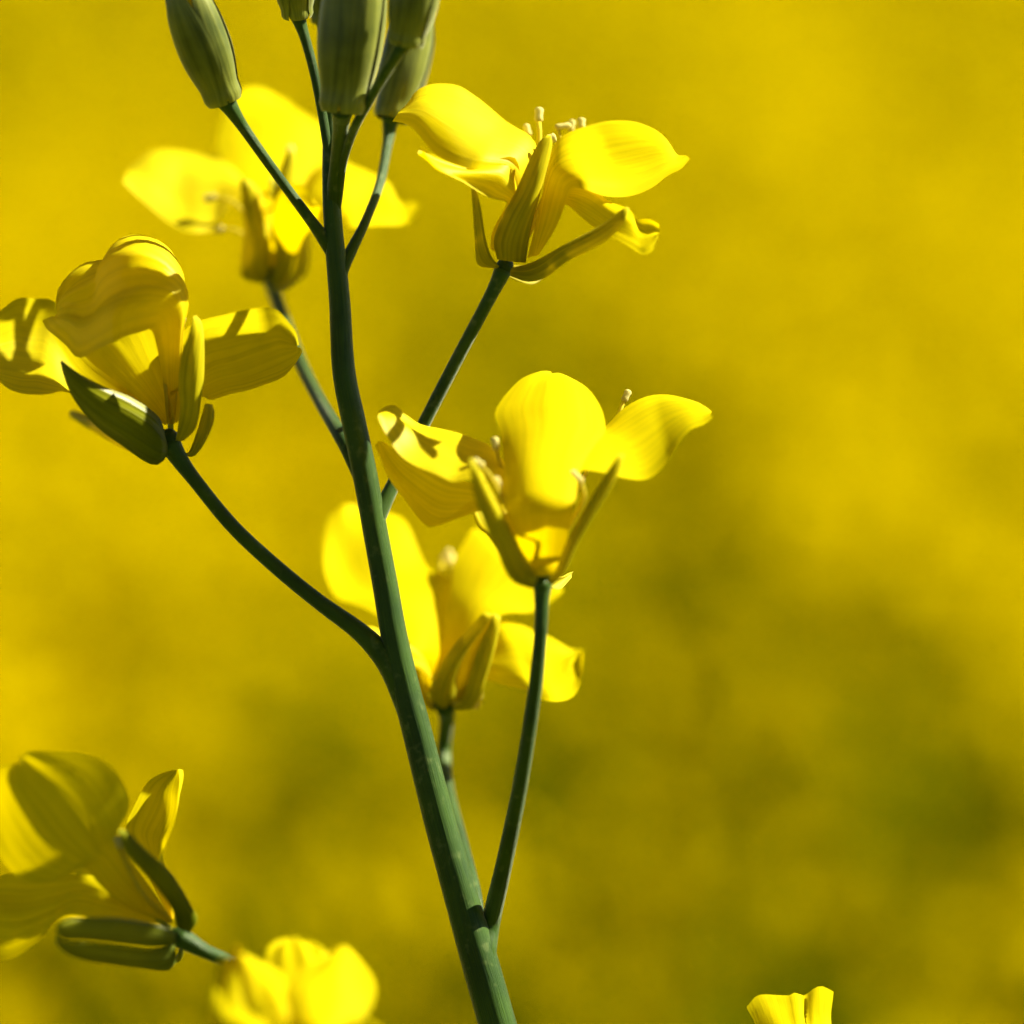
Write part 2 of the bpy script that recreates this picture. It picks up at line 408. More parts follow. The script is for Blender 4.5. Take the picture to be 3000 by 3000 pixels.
g = link('ground', gme, None, (0, 0, 0), [ground_mat()]); g['kind'] = 'structure'; g['label'] = 'soil and low green cover under the rapeseed field'

def simple_leaf(name, col, tcol, trans):
    """field blossom and foliage far out of focus: per-leaf tint from the position"""
    m, n, N, L = newmat(name)
    g_ = N('ShaderNodeNewGeometry'); w = N('ShaderNodeTexWhiteNoise'); w.noise_dimensions = '1D'; L(g_.outputs['Random Per Island'], w.inputs['W'])
    mr = N('ShaderNodeMapRange'); mr.inputs['To Min'].default_value = 0.72; mr.inputs['To Max'].default_value = 1.1; L(w.outputs['Value'], mr.inputs['Value'])
    def shade(kind, c):
        v = N('ShaderNodeVectorMath'); v.operation = 'SCALE'; v.inputs[0].default_value = c; L(mr.outputs[0], v.inputs['Scale'])
        b = N(kind); L(v.outputs[0], b.inputs['Color']); return b
    d = shade('ShaderNodeBsdfDiffuse', col); t = shade('ShaderNodeBsdfTranslucent', tcol)
    mx = N('ShaderNodeMixShader'); mx.inputs[0].default_value = trans; L(d.outputs[0], mx.inputs[1]); L(t.outputs[0], mx.inputs[2])
    o = N('ShaderNodeOutputMaterial'); L(mx.outputs[0], o.inputs[0])
    return m
M['field_petal'] = simple_leaf('field_petal_yellow', (0.78, 0.565, 0.0), (0.78, 0.565, 0.0), 0.45)
M['field_leaf'] = simple_leaf('field_leaf_green', (0.070, 0.115, 0.001), (0.10, 0.15, 0.0), 0.3)

# how thickly the field is in bloom: x, y on the ground in metres, share of plants' heads in flower
BLOOM = np.array([
    (-0.316, 4.17, 0.29), (-0.252, 3.07, 1.05), (-0.198, 2.32, 1.27), (-0.133, 1.86, 1.35), (-0.093, 1.75, 1.35), (-0.125, 1.55, 1.16), (-0.120, 1.43, 0.26), (-0.083, 1.38, 0.06),
    (-0.056, 1.55, 0.51), (-0.051, 1.42, 0.12), (-0.026, 1.43, -0.15), (-0.159, 3.89, 0.38), (0.000, 4.17, 0.33), (0.126, 4.32, 0.38), (0.180, 3.07, 1.26), (0.271, 3.43, 0.64),
    (0.341, 4.17, 0.36), (0.068, 2.91, 0.45), (0.000, 2.64, 0.18), (-0.036, 3.07, 0.33), (0.104, 2.53, 0.70), (0.208, 2.53, 0.73), (0.053, 2.23, -0.11), (0.034, 1.93, 0.16),
    (0.016, 1.83, -0.28), (0.098, 2.07, 0.42), (0.128, 1.96, 0.64), (0.158, 1.83, 0.81), (0.091, 1.73, -0.12), (0.062, 1.75, 0.37), (0.110, 1.60, 0.02), (0.131, 1.70, 0.70),
    (0.080, 1.49, -0.07), (0.038, 1.60, 0.70), (0.018, 1.49, 0.52), (0.013, 1.40, -0.09), (0.046, 1.40, 0.17), (0.114, 1.47, 0.41), (0.120, 1.38, 0.09), (-0.010, 1.65, 0.36),
    (0.070, 1.42, 0.32), (-0.109, 2.32, 0.63)])
def build_field():
    r = np.random.default_rng(21); r2 = np.random.default_rng(5)
    Vs, Mi = [], []
    def quads(c, sx, sy, spread, mat, r):
        """random little leaves round the points c"""
        n = len(c)
        a = r.normal(size=(n, 3)); a[:, 2] *= spread; a /= np.linalg.norm(a, axis=1, keepdims=True)
        b = r.normal(size=(n, 3)); b[:, 2] *= min(spread, 1.0); b -= a * np.sum(a * b, 1)[:, None]; b /= np.linalg.norm(b, axis=1, keepdims=True)
        sx = sx * r.uniform(0.7, 1.3, (n, 1)); sy = sy * r.uniform(0.7, 1.3, (n, 1))
        q = np.stack([c - a * sx, c + b * sy * 0.7 - a * sx * 0.1, c + a * sx, c - b * sy * 0.7 + a * sx * 0.1], 1)
        Vs.append(q.reshape(-1, 3)); Mi.append(np.full(n, mat))
    # plants
    pts = []
    for y0, y1, half, step in ((0.74, 3.6, 0.9, 0.078), (3.6, 7.5, 1.8, 0.125), (7.5, 16, 3.6, 0.28)):      # drilled rows, slightly irregular
        gx, gy = np.meshgrid(np.arange(-half, half, step), np.arange(y0, y1, step))
        p = np.stack([gx.ravel(), gy.ravel()], 1); p[:, 0] += (np.arange(len(p)) // gx.shape[1] % 2) * step / 2
        pts.append(p + r.uniform(-0.32, 0.32, p.shape) * step)
    pts = np.vstack(pts)
    for x, y in pts:
        far = y > 3.6
        r = np.random.default_rng(int(abs(x) * 1e5 + y * 7e5))
        top = 0.93 + r.normal() * 0.022
        w = np.exp(-((x - BLOOM[:, 0]) / (0.012 * y)) ** 2 - ((y - BLOOM[:, 1]) / (0.045 * y * y)) ** 2) + 1e-9
        bloom = float((w * BLOOM[:, 2]).sum() / w.sum()) if w.max() > 1e-4 else 0.75
        bloom = 0.30 + 0.70 * bloom
        gap = 1 - bloom
        npet = int((22 if not far else 26) * bloom + r2.uniform())
        c = np.stack([r.normal(0, 0.036, npet), r.normal(0, 0.036, npet), r.uniform(-0.075, 0.02, npet)], 1) + [x, y, top - 0.05 * gap]
        quads(c, 0.0102 if not far else 0.013, 0.0092 if not far else 0.012, 0.55, 0, r)
        nl = 10 if not far else 8
        c = np.stack([r.normal(0, 0.05, nl), r.normal(0, 0.05, nl), -r.uniform(0.07, 0.55, nl)], 1) + [x, y, top]
        quads(c, 0.030, 0.011, 1.5, 1, r)
        # upright stalks and pods
        ns = 5
        c = np.stack([r.normal(0, 0.02, ns), r.normal(0, 0.02, ns), -r.uniform(0.03, 0.25, ns)], 1) + [x, y, top]
        quads(c, 0.045, 0.0022, 4.0, 1, r)
        # main stalk to the ground: two crossed blades
        w = 0.004
        for dx, dy in ((w, 0), (0, w)):
            Vs.append(np.array([[x - dx, y - dy, 0], [x + dx, y + dy, 0], [x + dx * .5, y + dy * .5, top - 0.03], [x - dx * .5, y - dy * .5, top - 0.03]])); Mi.append(np.array([1]))
    V = np.vstack(Vs); mi = np.concatenate(Mi); nq = len(mi)
    me = bpy.data.meshes.new('rapeseed_field')
    me.vertices.add(len(V)); me.vertices.foreach_set('co', V.ravel())
    me.loops.add(nq * 4); me.loops.foreach_set('vertex_index', np.arange(nq * 4, dtype=np.int32))
    me.polygons.add(nq); me.polygons.foreach_set('loop_start', np.arange(0, nq * 4, 4, dtype=np.int32))
    me.polygons.foreach_set('material_index', mi.astype(np.int32))
    me.update(calc_edges=True); me.validate()
    o = link('rapeseed_field', me, None, (0, 0, 0), [M['field_petal'], M['field_leaf']])
    o['kind'] = 'stuff'; o['label'] = 'blurred field of yellow flowering rapeseed behind the sharp plant'; o['category'] = 'rapeseed field'
build_field()

# ------------------------------------------------------------------ the main plant
base = P(1700, 3400, 0); base = np.array([base[0] + 0.02, base[1] + 0.03, 0.0])
plant = empty('rapeseed_plant', base)
plant['label'] = 'sharp rapeseed stalk with green buds at top and yellow flowers on thin side stems'
plant['category'] = 'plant'

def long_stem(name, stations, parent, ground_xy, gz_r):
    """stem through the stations and then on down to the soil"""
    st = np.array(stations, float)
    s = catmull(st, 10 * len(st))
    path = [P(*q[:3]) for q in s]; rad = list(s[:, 3] * PXMM * MM * 0.88)
    p = path[-1]; d = path[-1] - path[-2]; d /= np.linalg.norm(d)
    g0 = np.array([ground_xy[0], ground_xy[1], 0.0])
    h = np.linalg.norm(g0 - p)
    for i in range(1, 25):
        u = i / 24
        q = (1 - u) ** 3 * p + 3 * (1 - u) ** 2 * u * (p + d * h * 0.33) + 3 * (1 - u) * u ** 2 * (g0 + np.array([0, 0, h * 0.4])) + u ** 3 * g0
        path.append(q); rad.append(rad[len(s) - 1] + (gz_r - rad[len(s) - 1]) * u)
    V, F, U = tube_geo(path, rad, 24, 0.035)
    o0 = ORIG[parent.name]
    return link(name, mesh_from([v - o0 for v in V], F, U), parent, o0, [M['stem']])

long_stem('stem', [(992, -150, 5, 14), (985, 60, 4, 20), (976, 250, 2, 27), (971, 400, 0.5, 30), (970, 550, 0, 30), (975, 660, 0, 31), (983, 757, 0, 33), (994, 885, 0, 35), (1006, 1087, 0, 38),
     (1036, 1240, 0, 40), (1069, 1397, 0, 41), (1097, 1550, 0, 41), (1126, 1708, 0, 42), (1153, 1863, 0, 44), (1188, 2019, 0, 47), (1222, 2150, 0, 49), (1285, 2400, 0, 52),
     (1347, 2620, 0, 56), (1402, 2811, 0, 61), (1450, 2982, 0, 62), (1510, 3200, 0, 64)], plant, (base[0], base[1]), 0.004)

# ---- flower A: upper one on the right, fully open, sharp
f = flower(plant, 1478, 782, 0, 26, (0.45, 0.85, -0.1))
tube('pedicel', [(1474, 790, 0, 27), (1455, 832, 0, 22), (1420, 900, 0, 19), (1335, 1060, 1, 19), (1245, 1235, 1.5, 19), (1175, 1375, 1.2, 20), (1135, 1455, 0.6, 22), (1100, 1530, 0, 26)], f, M['stem'])
petal(f, [(1500, 745), (1530, 600), (1566, 470), (1550, 398), (1483, 347), (1436, 300), (1390, 261), (1343, 237), (1271, 241), (1224, 264), (1198, 300), (1174, 316)],
      [(1490, 748), (1500, 640), (1515, 540), (1490, 490), (1440, 482), (1390, 476), (1333, 457), (1281, 430), (1245, 393), (1214, 352), (1190, 332), (1172, 322)],
      (0, 0, 1, 3, 5, 4, 1), (0, -1, -2, -4, -5, -3, -1), bulge=0.9, rim=-0.5)
petal(f, [(1545, 758), (1580, 600), (1612, 450), (1640, 398), (1690, 372), (1768, 348), (1825, 348), (1876, 357), (1928, 383), (1962, 424), (1976, 452), (2000, 446)],
      [(1578, 748), (1622, 668), (1652, 585), (1672, 546), (1711, 545), (1773, 561), (1840, 561), (1897, 538), (1944, 507), (1984, 486), (1996, 470), (2008, 450)],
      (-1, -1, 0, 3, 4.5, 3.5, 1), (-1, -2, -3, -4.5, -5, -3, 0), bulge=0.8, rim=-0.4)
petal(f, [(1450, 738), (1470, 655), (1512, 548), (1504, 470), (1462, 470), (1390, 497), (1307, 478), (1255, 460), (1216, 445)],
      [(1436, 728), (1442, 675), (1478, 602), (1475, 590), (1431, 578), (1374, 546), (1317, 523), (1262, 503), (1222, 466)],
      (0, -1, -2, -3, -4, -5, -6), (0, -1, -2.5, -5, -7, -8, -7), bulge=0.5, rim=0.3)
petal(f, [(1570, 752), (1610, 660), (1648, 570), (1685, 541), (1731, 549), (1783, 590), (1845, 621), (1870, 652), (1907, 655), (1933, 675)],
      [(1560, 755), (1595, 690), (1640, 608), (1665, 605), (1721, 652), (1773, 688), (1825, 719), (1882, 755), (1913, 740), (1934, 705)],
      (1, 0, -1, -2, -3, -4, -5), (1, 0, -2, -4, -6, -7, -6), bulge=0.4, rim=0.2)
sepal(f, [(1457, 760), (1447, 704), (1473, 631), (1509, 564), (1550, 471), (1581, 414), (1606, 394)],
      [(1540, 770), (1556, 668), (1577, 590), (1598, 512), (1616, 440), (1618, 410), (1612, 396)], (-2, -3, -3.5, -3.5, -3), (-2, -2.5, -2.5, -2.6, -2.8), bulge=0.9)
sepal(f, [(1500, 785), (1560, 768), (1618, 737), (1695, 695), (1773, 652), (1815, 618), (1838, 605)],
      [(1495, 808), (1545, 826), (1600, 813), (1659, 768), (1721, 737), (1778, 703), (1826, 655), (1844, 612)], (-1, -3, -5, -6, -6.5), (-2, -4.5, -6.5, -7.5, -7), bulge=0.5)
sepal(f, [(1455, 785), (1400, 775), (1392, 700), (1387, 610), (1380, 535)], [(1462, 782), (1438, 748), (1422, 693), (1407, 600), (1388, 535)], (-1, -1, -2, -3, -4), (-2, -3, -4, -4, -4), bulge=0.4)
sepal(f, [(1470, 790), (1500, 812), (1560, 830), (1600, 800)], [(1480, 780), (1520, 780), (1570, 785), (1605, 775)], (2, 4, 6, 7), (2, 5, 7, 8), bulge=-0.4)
pistil(f, [(1490, 760, 0), (1540, 600, -0.5), (1590, 440, 0), (1612, 398, 0)])
stamen([(1510, 740, 1), (1560, 560, 1.5), (1580, 420, 2), (1578, 350, 2.5)], f, r=9, anther=(14, 24), curl=(0.05, 1))
stamen([(1515, 740, 1), (1600, 560, 2), (1640, 420, 3), (1634, 372, 3)], f, r=6, anther=(10, 26), curl=(1, 0.15))
stamen([(1520, 740, 1), (1620, 560, 3), (1690, 420, 4), (1703, 372, 4)], f, r=6, anther=(13, 18), curl=(0, 1))
stamen([(1500, 740, 2), (1545, 560, 3), (1555, 440, 4), (1548, 392, 4)], f, r=6, anther=(11, 20), curl=(-0.3, 1))
stamen([(1520, 740, 2), (1600, 560, 4), (1665, 440, 6), (1672, 380, 6)], f, r=6, anther=(11, 20), curl=(0.2, 1))
stamen([(1500, 745, -1), (1560, 560, -1), (1604, 430, -1), (1608, 408, -1)], f, r=6, anther=(15, 14), curl=(1, 0.3))

# ---- flower B: blurred, behind the stem at upper left
ZB = 22
f = flower(plant, 795, 806, ZB, 30, (-0.1, 1, 0))
tube('pedicel', [(797, 815, ZB, 30), (805, 860, ZB - 1, 22), (830, 930, ZB - 4, 20), (880, 1060, ZB - 9, 20), (935, 1170, ZB - 14, 20), (985, 1255, ZB - 19, 22), (1020, 1315, 1.2, 24), (1050, 1390, 0.5, 20), (1065, 1450, 0.2, 14)], f, M['stem'])
petal(f, [(770, 770), (745, 600), (700, 505), (655, 464), (596, 455), (522, 446), (448, 443), (400, 475), (368, 512)],
      [(780, 775), (765, 640), (715, 575), (650, 640), (628, 672), (586, 683), (537, 679), (478, 640), (434, 596), (394, 556), (366, 526)], (ZB, ZB + 1, ZB + 3, ZB + 5, ZB + 3), (ZB, ZB - 2, ZB - 4, ZB - 5, ZB - 2), bulge=0.9)
petal(f, [(785, 770), (760, 620), (700, 530), (650, 468), (635, 423), (645, 364), (665, 305), (704, 270), (743, 262), (780, 270), (818, 290)],
      [(830, 770), (880, 650), (950, 600), (1000, 520), (1010, 440), (985, 380), (930, 362), (871, 360), (842, 344), (830, 318), (848, 300)], (ZB - 1, ZB - 3, ZB - 2, ZB + 3, ZB + 11), (ZB, ZB + 1, ZB + 4, ZB + 9, ZB + 12), bulge=0.8, ruffle=0.3)
petal(f, [(820, 780), (850, 640), (900, 520), (960, 470), (1020, 480), (1088, 511), (1137, 541), (1160, 598), (1190, 610), (1220, 608)],
      [(850, 785), (880, 690), (930, 640), (990, 655), (1063, 674), (1137, 664), (1186, 649), (1210, 625), (1222, 612)], (ZB - 1, ZB, ZB + 2, ZB + 4, ZB + 2), (ZB - 1, ZB - 3, ZB - 5, ZB - 5, ZB - 2), bulge=0.8)
petal(f, [(790, 780), (800, 640), (820, 560), (880, 540), (930, 600)], [(850, 780), (880, 720), (900, 680), (920, 660), (935, 610)], (ZB - 2, ZB - 4, ZB - 8, ZB - 11), (ZB - 2, ZB - 4, ZB - 9, ZB - 12), bulge=0.5)
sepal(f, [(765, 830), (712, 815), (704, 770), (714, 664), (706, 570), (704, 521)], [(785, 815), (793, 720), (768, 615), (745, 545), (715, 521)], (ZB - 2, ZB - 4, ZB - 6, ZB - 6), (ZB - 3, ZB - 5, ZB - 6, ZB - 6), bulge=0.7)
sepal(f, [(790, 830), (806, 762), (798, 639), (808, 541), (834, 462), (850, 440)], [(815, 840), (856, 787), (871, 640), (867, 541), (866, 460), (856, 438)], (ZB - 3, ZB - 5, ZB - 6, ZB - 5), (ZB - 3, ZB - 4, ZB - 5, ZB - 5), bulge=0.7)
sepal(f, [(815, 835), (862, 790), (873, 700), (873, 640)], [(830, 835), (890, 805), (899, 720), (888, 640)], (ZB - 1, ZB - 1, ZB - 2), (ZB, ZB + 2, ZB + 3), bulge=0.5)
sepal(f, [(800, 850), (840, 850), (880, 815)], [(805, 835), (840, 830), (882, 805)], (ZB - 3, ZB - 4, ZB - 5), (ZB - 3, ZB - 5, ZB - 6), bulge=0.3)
stamen([(780, 760, ZB), (740, 660, ZB - 3), (680, 590, ZB - 4), (628, 578, ZB - 4)], f, r=7, anther=(12, 22), curl=(-1, -0.2))
stamen([(780, 770, ZB), (740, 710, ZB - 3), (690, 675, ZB - 4), (650, 672, ZB - 4)], f, r=7, anther=(12, 22), curl=(-1, 0))
stamen([(790, 760, ZB), (830, 620, ZB), (850, 520, ZB - 2), (850, 460, ZB - 2)], f, r=7, anther=(12, 22))
pistil(f, [(795, 790, ZB), (800, 650, ZB), (800, 520, ZB)])

# ---- flower C: left, cup-shaped, curled petal on top
ZC = -2
f = flower(plant, 497, 1292, ZC, 33, (-0.4, 0.9, -0.1))
tube('pedicel', [(495, 1296, ZC, 34), (525, 1345, ZC, 26), (575, 1412, ZC, 21), (680, 1540, -1, 21), (800, 1653, 0, 22), (930, 1760, 0, 23), (1040, 1840, 0, 27), (1100, 1895, 0, 32), (1145, 1960, 0, 33), (1180, 2050, 0, 30), (1205, 2140, 0, 22)], f, M['stem'])
petal(f, [(480, 1235), (380, 1150), (250, 1040), (171, 885), (104, 872), (52, 874), (10, 905), (-45, 950), (-80, 1010)],
      [(470, 1240), (340, 1190), (240, 1150), (181, 1140), (155, 1149), (109, 1159), (52, 1157), (0, 1128), (-80, 1030)], (ZC + 1, ZC + 2, ZC + 6, ZC + 7, ZC + 4), (ZC, ZC - 1, ZC - 1, ZC - 2, ZC), bulge=-1.6, ruffle=0.25)
# curled petal: narrow claw, then the blade bulging out over the cup and rolled in at its upper edge
petal(f, [(512, 1230), (514, 1110), (505, 1000), (508, 915), (531, 850), (533, 805), (522, 766), (495, 718), (452, 685), (405, 670), (362, 676), (340, 708), (326, 738), (262, 752), (223, 786), (183, 846), (168, 905)],
      [(500, 1235), (486, 1120), (478, 1020), (462, 952), (420, 950), (362, 966), (290, 1006), (228, 1030), (196, 995), (172, 960), (165, 915)],
      (ZC, ZC + 1, ZC, ZC - 1, ZC + 1, ZC + 3, ZC + 3, ZC), (ZC, ZC + 1, ZC, ZC - 4, ZC - 6, ZC - 6, ZC - 4, ZC - 1), bulge=2.0, ruffle=0.6, fold=0.5, rim=-1.0, crumple=0.42)
petal(f, [(510, 1230), (500, 1100), (502, 1014), (560, 955), (600, 938), (673, 921), (751, 908), (802, 900), (839, 931), (868, 975), (877, 1010)],
      [(520, 1235), (540, 1180), (575, 1150), (616, 1172), (668, 1159), (735, 1141), (797, 1118), (839, 1097), (872, 1050), (878, 1020)], (ZC + 1, ZC + 3, ZC + 6, ZC + 7, ZC + 5), (ZC, ZC, ZC + 1, ZC, ZC + 2), bulge=-0.9, ruffle=0.25, fold=0.12)
petal(f, [(482, 1245), (440, 1206), (311, 1118), (228, 1036), (230, 960), (270, 900)], [(520, 1240), (516, 1118), (506, 1014), (490, 930), (440, 860), (320, 860)], (ZC + 1, ZC + 1, ZC + 3, ZC + 6, ZC + 9), (ZC + 1, ZC + 2, ZC + 4, ZC + 7, ZC + 10), bulge=0.8, fold=0.12)
sepal(f, [(487, 1290), (466, 1222), (388, 1166), (311, 1135), (233, 1094), (179, 1055)], [(490, 1335), (466, 1361), (430, 1356), (362, 1309), (290, 1257), (233, 1195), (196, 1130), (181, 1060)],
      (ZC - 1, ZC - 3, ZC - 5, ZC - 5), (ZC - 1, ZC - 2, ZC - 3, ZC - 4), bulge=0.9, keel=-0.25, mat='sepal_green')
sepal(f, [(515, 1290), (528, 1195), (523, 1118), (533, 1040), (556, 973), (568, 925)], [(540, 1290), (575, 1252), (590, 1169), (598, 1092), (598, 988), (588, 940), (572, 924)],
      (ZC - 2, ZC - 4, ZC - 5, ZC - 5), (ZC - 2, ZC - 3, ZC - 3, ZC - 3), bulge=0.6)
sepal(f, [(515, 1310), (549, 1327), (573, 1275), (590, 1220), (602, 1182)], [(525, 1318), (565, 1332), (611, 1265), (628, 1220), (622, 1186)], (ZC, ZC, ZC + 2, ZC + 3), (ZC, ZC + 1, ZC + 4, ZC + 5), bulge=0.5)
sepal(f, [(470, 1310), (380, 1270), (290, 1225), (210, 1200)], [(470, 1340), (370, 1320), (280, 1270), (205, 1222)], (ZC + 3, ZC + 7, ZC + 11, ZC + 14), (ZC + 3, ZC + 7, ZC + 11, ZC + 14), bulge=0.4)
for q in (((495, 1240, ZC), (480, 1080, ZC), (478, 980, ZC), (470, 965, ZC)), ((505, 1240, ZC), (520, 1080, ZC + 2), (520, 980, ZC + 3), (532, 955, ZC + 3)), ((505, 1240, ZC), (500, 1080, ZC + 2), (470, 1000, ZC + 2), (466, 975, ZC + 2))):
    stamen(q, f, r=6, anther=(10, 18))
pistil(f, [(500, 1260, ZC + 2), (496, 1160, ZC + 3), (490, 1060, ZC + 4)])

# ---- flower D: on the right of the stem, nodding towards the camera, a little soft
ZD = -9
f = flower(plant, 1590, 1690, ZD, 32, (0, 1, -0.1))
tube('pedicel', [(1590, 1700, ZD, 32), (1588, 1745, ZD, 22), (1584, 1850, ZD, 19), (1566, 2030, ZD + 1, 20), (1526, 2290, ZD + 3, 22), (1475, 2540, ZD + 6, 25), (1440, 2690, ZD + 9.5, 28), (1424, 2800, -0.1, 30), (1428, 2900, 0.4, 26), (1446, 3000, 0.8, 18)], f, M['stem'])
petal(f, [(1575, 1640), (1520, 1450), (1450, 1320), (1404, 1287), (1354, 1267), (1304, 1252), (1236, 1242), (1186, 1214), (1155, 1190), (1124, 1198), (1106, 1212)],
      [(1570, 1640), (1500, 1480), (1440, 1410), (1385, 1400), (1340, 1412), (1317, 1412), (1267, 1385), (1217, 1358), (1168, 1322), (1124, 1261), (1102, 1220)],
      (ZD, ZD + 1, ZD + 4, ZD + 6, ZD + 4), (ZD, ZD - 1, ZD - 2, ZD - 1, ZD + 1), bulge=0.7)
petal(f, [(1575, 1650), (1500, 1500), (1400, 1420), (1310, 1400), (1200, 1350), (1130, 1300), (1106, 1292)],
      [(1570, 1655), (1480, 1530), (1400, 1468), (1330, 1510), (1270, 1546), (1232, 1528), (1165, 1440), (1122, 1360), (1106, 1300)],
      (ZD + 1, ZD + 2, ZD + 3, ZD + 4, ZD + 5), (ZD + 1, ZD, ZD - 1, ZD - 1, ZD + 4), bulge=-1.0)
petal(f, [(1556, 1690), (1530, 1620), (1486, 1495), (1474, 1348), (1466, 1273), (1450, 1217), (1472, 1168), (1516, 1124), (1571, 1102), (1615, 1099)],
      [(1622, 1690), (1652, 1615), (1680, 1495), (1700, 1380), (1745, 1300), (1774, 1262), (1770, 1211), (1750, 1168), (1718, 1130), (1671, 1106), (1622, 1099)],
      (ZD - 2, ZD - 2.2, ZD - 1.4, ZD - 4.7, ZD - 4.2, ZD + 1, ZD + 7), (ZD - 2, ZD - 2.2, ZD - 1.4, ZD - 4.7, ZD - 4.2, ZD + 1, ZD + 7), bulge=1.0, ruffle=0.3)
petal(f, [(1600, 1650), (1650, 1450), (1690, 1310), (1776, 1248), (1826, 1199), (1882, 1166), (1944, 1158), (2012, 1168), (2056, 1183), (2082, 1208)],
      [(1610, 1650), (1660, 1480), (1690, 1385), (1770, 1384), (1820, 1397), (1882, 1407), (1919, 1392), (1956, 1354), (1981, 1311), (2019, 1261), (2060, 1240), (2084, 1218)],
      (ZD, ZD + 2, ZD + 5, ZD + 7, ZD + 5), (ZD, ZD - 1, ZD - 2, ZD - 1, ZD + 2), bulge=0.8)
sepal(f, [(1560, 1725), (1497, 1698), (1453, 1609), (1410, 1509), (1385, 1435), (1374, 1344)], [(1575, 1690), (1534, 1621), (1484, 1528), (1435, 1435), (1395, 1366), (1378, 1340)],
      (ZD - 2, ZD - 5, ZD - 7, ZD - 7), (ZD - 2, ZD - 5, ZD - 6, ZD - 6), bulge=0.7)
sepal(f, [(1600, 1700), (1627, 1671), (1658, 1590), (1708, 1497), (1752, 1422), (1814, 1330)], [(1620, 1715), (1658, 1671), (1696, 1584), (1745, 1497), (1807, 1397), (1830, 1329)],
      (ZD - 2, ZD - 4, ZD - 5, ZD - 5), (ZD - 2, ZD - 3, ZD - 3, ZD - 4), bulge=0.5)
sepal(f, [(1555, 1700), (1470, 1620), (1430, 1566), (1400, 1540), (1376, 1469)], [(1560, 1690), (1490, 1600), (1442, 1550), (1415, 1500), (1390, 1460)], (ZD + 2, ZD + 4, ZD + 5), (ZD + 3, ZD + 5, ZD + 6), bulge=0.3)
sepal(f, [(1600, 1715), (1640, 1725), (1675, 1690)], [(1605, 1690), (1650, 1690), (1680, 1675)], (ZD + 2, ZD + 5, ZD + 8), (ZD + 2, ZD + 6, ZD + 9), bulge=-0.3)
stamen([(1610, 1640, ZD), (1680, 1520, ZD - 2), (1712, 1455, ZD - 3), (1700, 1410, ZD - 3)], f, r=7, anther=(12, 26), curl=(-0.8, 0.8))
stamen([(1570, 1640, ZD), (1480, 1480, ZD - 3), (1440, 1400, ZD - 4), (1410, 1366, ZD - 4)], f, r=7, anther=(14, 20), curl=(-0.6, 0.4))
stamen([(1570, 1640, ZD), (1500, 1500, ZD - 2), (1470, 1440, ZD - 3), (1462, 1425, ZD - 3)], f, r=7, anther=(12, 20))
stamen([(1575, 1640, ZD), (1500, 1450, ZD), (1460, 1340, ZD), (1455, 1312, ZD)], f, r=7, anther=(12, 20))
stamen([(1600, 1640, ZD + 2), (1720, 1380, ZD + 6), (1810, 1220, ZD + 8), (1830, 1170, ZD + 8)], f, r=7, anther=(11, 20))
pistil(f, [(1590, 1670, ZD + 1), (1595, 1540, ZD + 2), (1600, 1420, ZD + 2)])

# ---- flower E: low in the middle, behind the stem
ZE = 13
f = flower(plant, 1300, 2055, ZE, 34, (0.2, 1, 0))
tube('pedicel', [(1301, 2060, ZE, 36), (1308, 2105, ZE + 1.5, 24), (1300, 2200, ZE + 3, 22), (1310, 2320, ZE, 23), (1350, 2480, ZE - 5, 25), (1388, 2640, ZE - 11, 27), (1392, 2760, 0.5, 26), (1410, 2850, 0.2, 20)], f, M['stem'])
petal(f, [(1245, 2030), (1205, 1880), (1100, 1800), (1035, 1773), (988, 1759), (961, 1717), (949, 1656), (951, 1563), (968, 1502), (1000, 1500), (1030, 1486)],
      [(1300, 2030), (1330, 1850), (1335, 1720), (1287, 1679), (1254, 1661), (1226, 1600), (1203, 1544), (1175, 1512), (1138, 1505), (1090, 1490), (1040, 1484)],
      (ZE - 1, ZE - 3, ZE - 3, ZE + 1, ZE + 10), (ZE, ZE + 1, ZE + 5, ZE + 9, ZE + 12), bulge=0.4, ruffle=0.35)
petal(f, [(1262, 2040), (1300, 1850), (1326, 1705), (1331, 1640), (1356, 1591), (1389, 1540), (1426, 1563), (1459, 1619)],
      [(1395, 2030), (1425, 1920), (1464, 1803), (1561, 1787), (1627, 1754), (1650, 1728), (1610, 1738), (1561, 1724), (1500, 1690)],
      (ZE, ZE - 1, ZE + 2, ZE + 7, ZE + 8), (ZE, ZE - 1, ZE - 2, ZE, ZE + 6), bulge=0.4)
petal(f, [(1310, 2030), (1380, 1930), (1440, 1840), (1468, 1815), (1520, 1829), (1561, 1852), (1617, 1880), (1664, 1905), (1708, 1910)],
      [(1315, 2035), (1370, 2000), (1426, 1992), (1482, 2010), (1543, 2026), (1589, 2057), (1645, 2057), (1683, 2029), (1705, 1965), (1712, 1918)],
      (ZE, ZE, ZE + 1, ZE + 2, ZE + 3), (ZE, ZE - 3, ZE - 6, ZE - 7, ZE - 3), bulge=0.6, ruffle=0.3)
petal(f, [(1260, 2030), (1230, 1920), (1150, 1860), (1090, 1830), (1055, 1832)], [(1290, 2040), (1250, 1980), (1160, 1920), (1100, 1885), (1056, 1840)], (ZE - 2, ZE - 2, ZE - 4, ZE - 5), (ZE - 2, ZE - 4, ZE - 7, ZE - 7), bulge=0.4)
sepal(f, [(1285, 2070), (1259, 2043), (1268, 1992), (1296, 1936), (1338, 1880), (1420, 1792)], [(1310, 2070), (1333, 2038), (1342, 1982), (1370, 1903), (1412, 1843), (1448, 1797)], (ZE - 2, ZE - 4, ZE - 6, ZE - 6), (ZE - 2, ZE - 4, ZE - 5, ZE - 6), bulge=0.8)
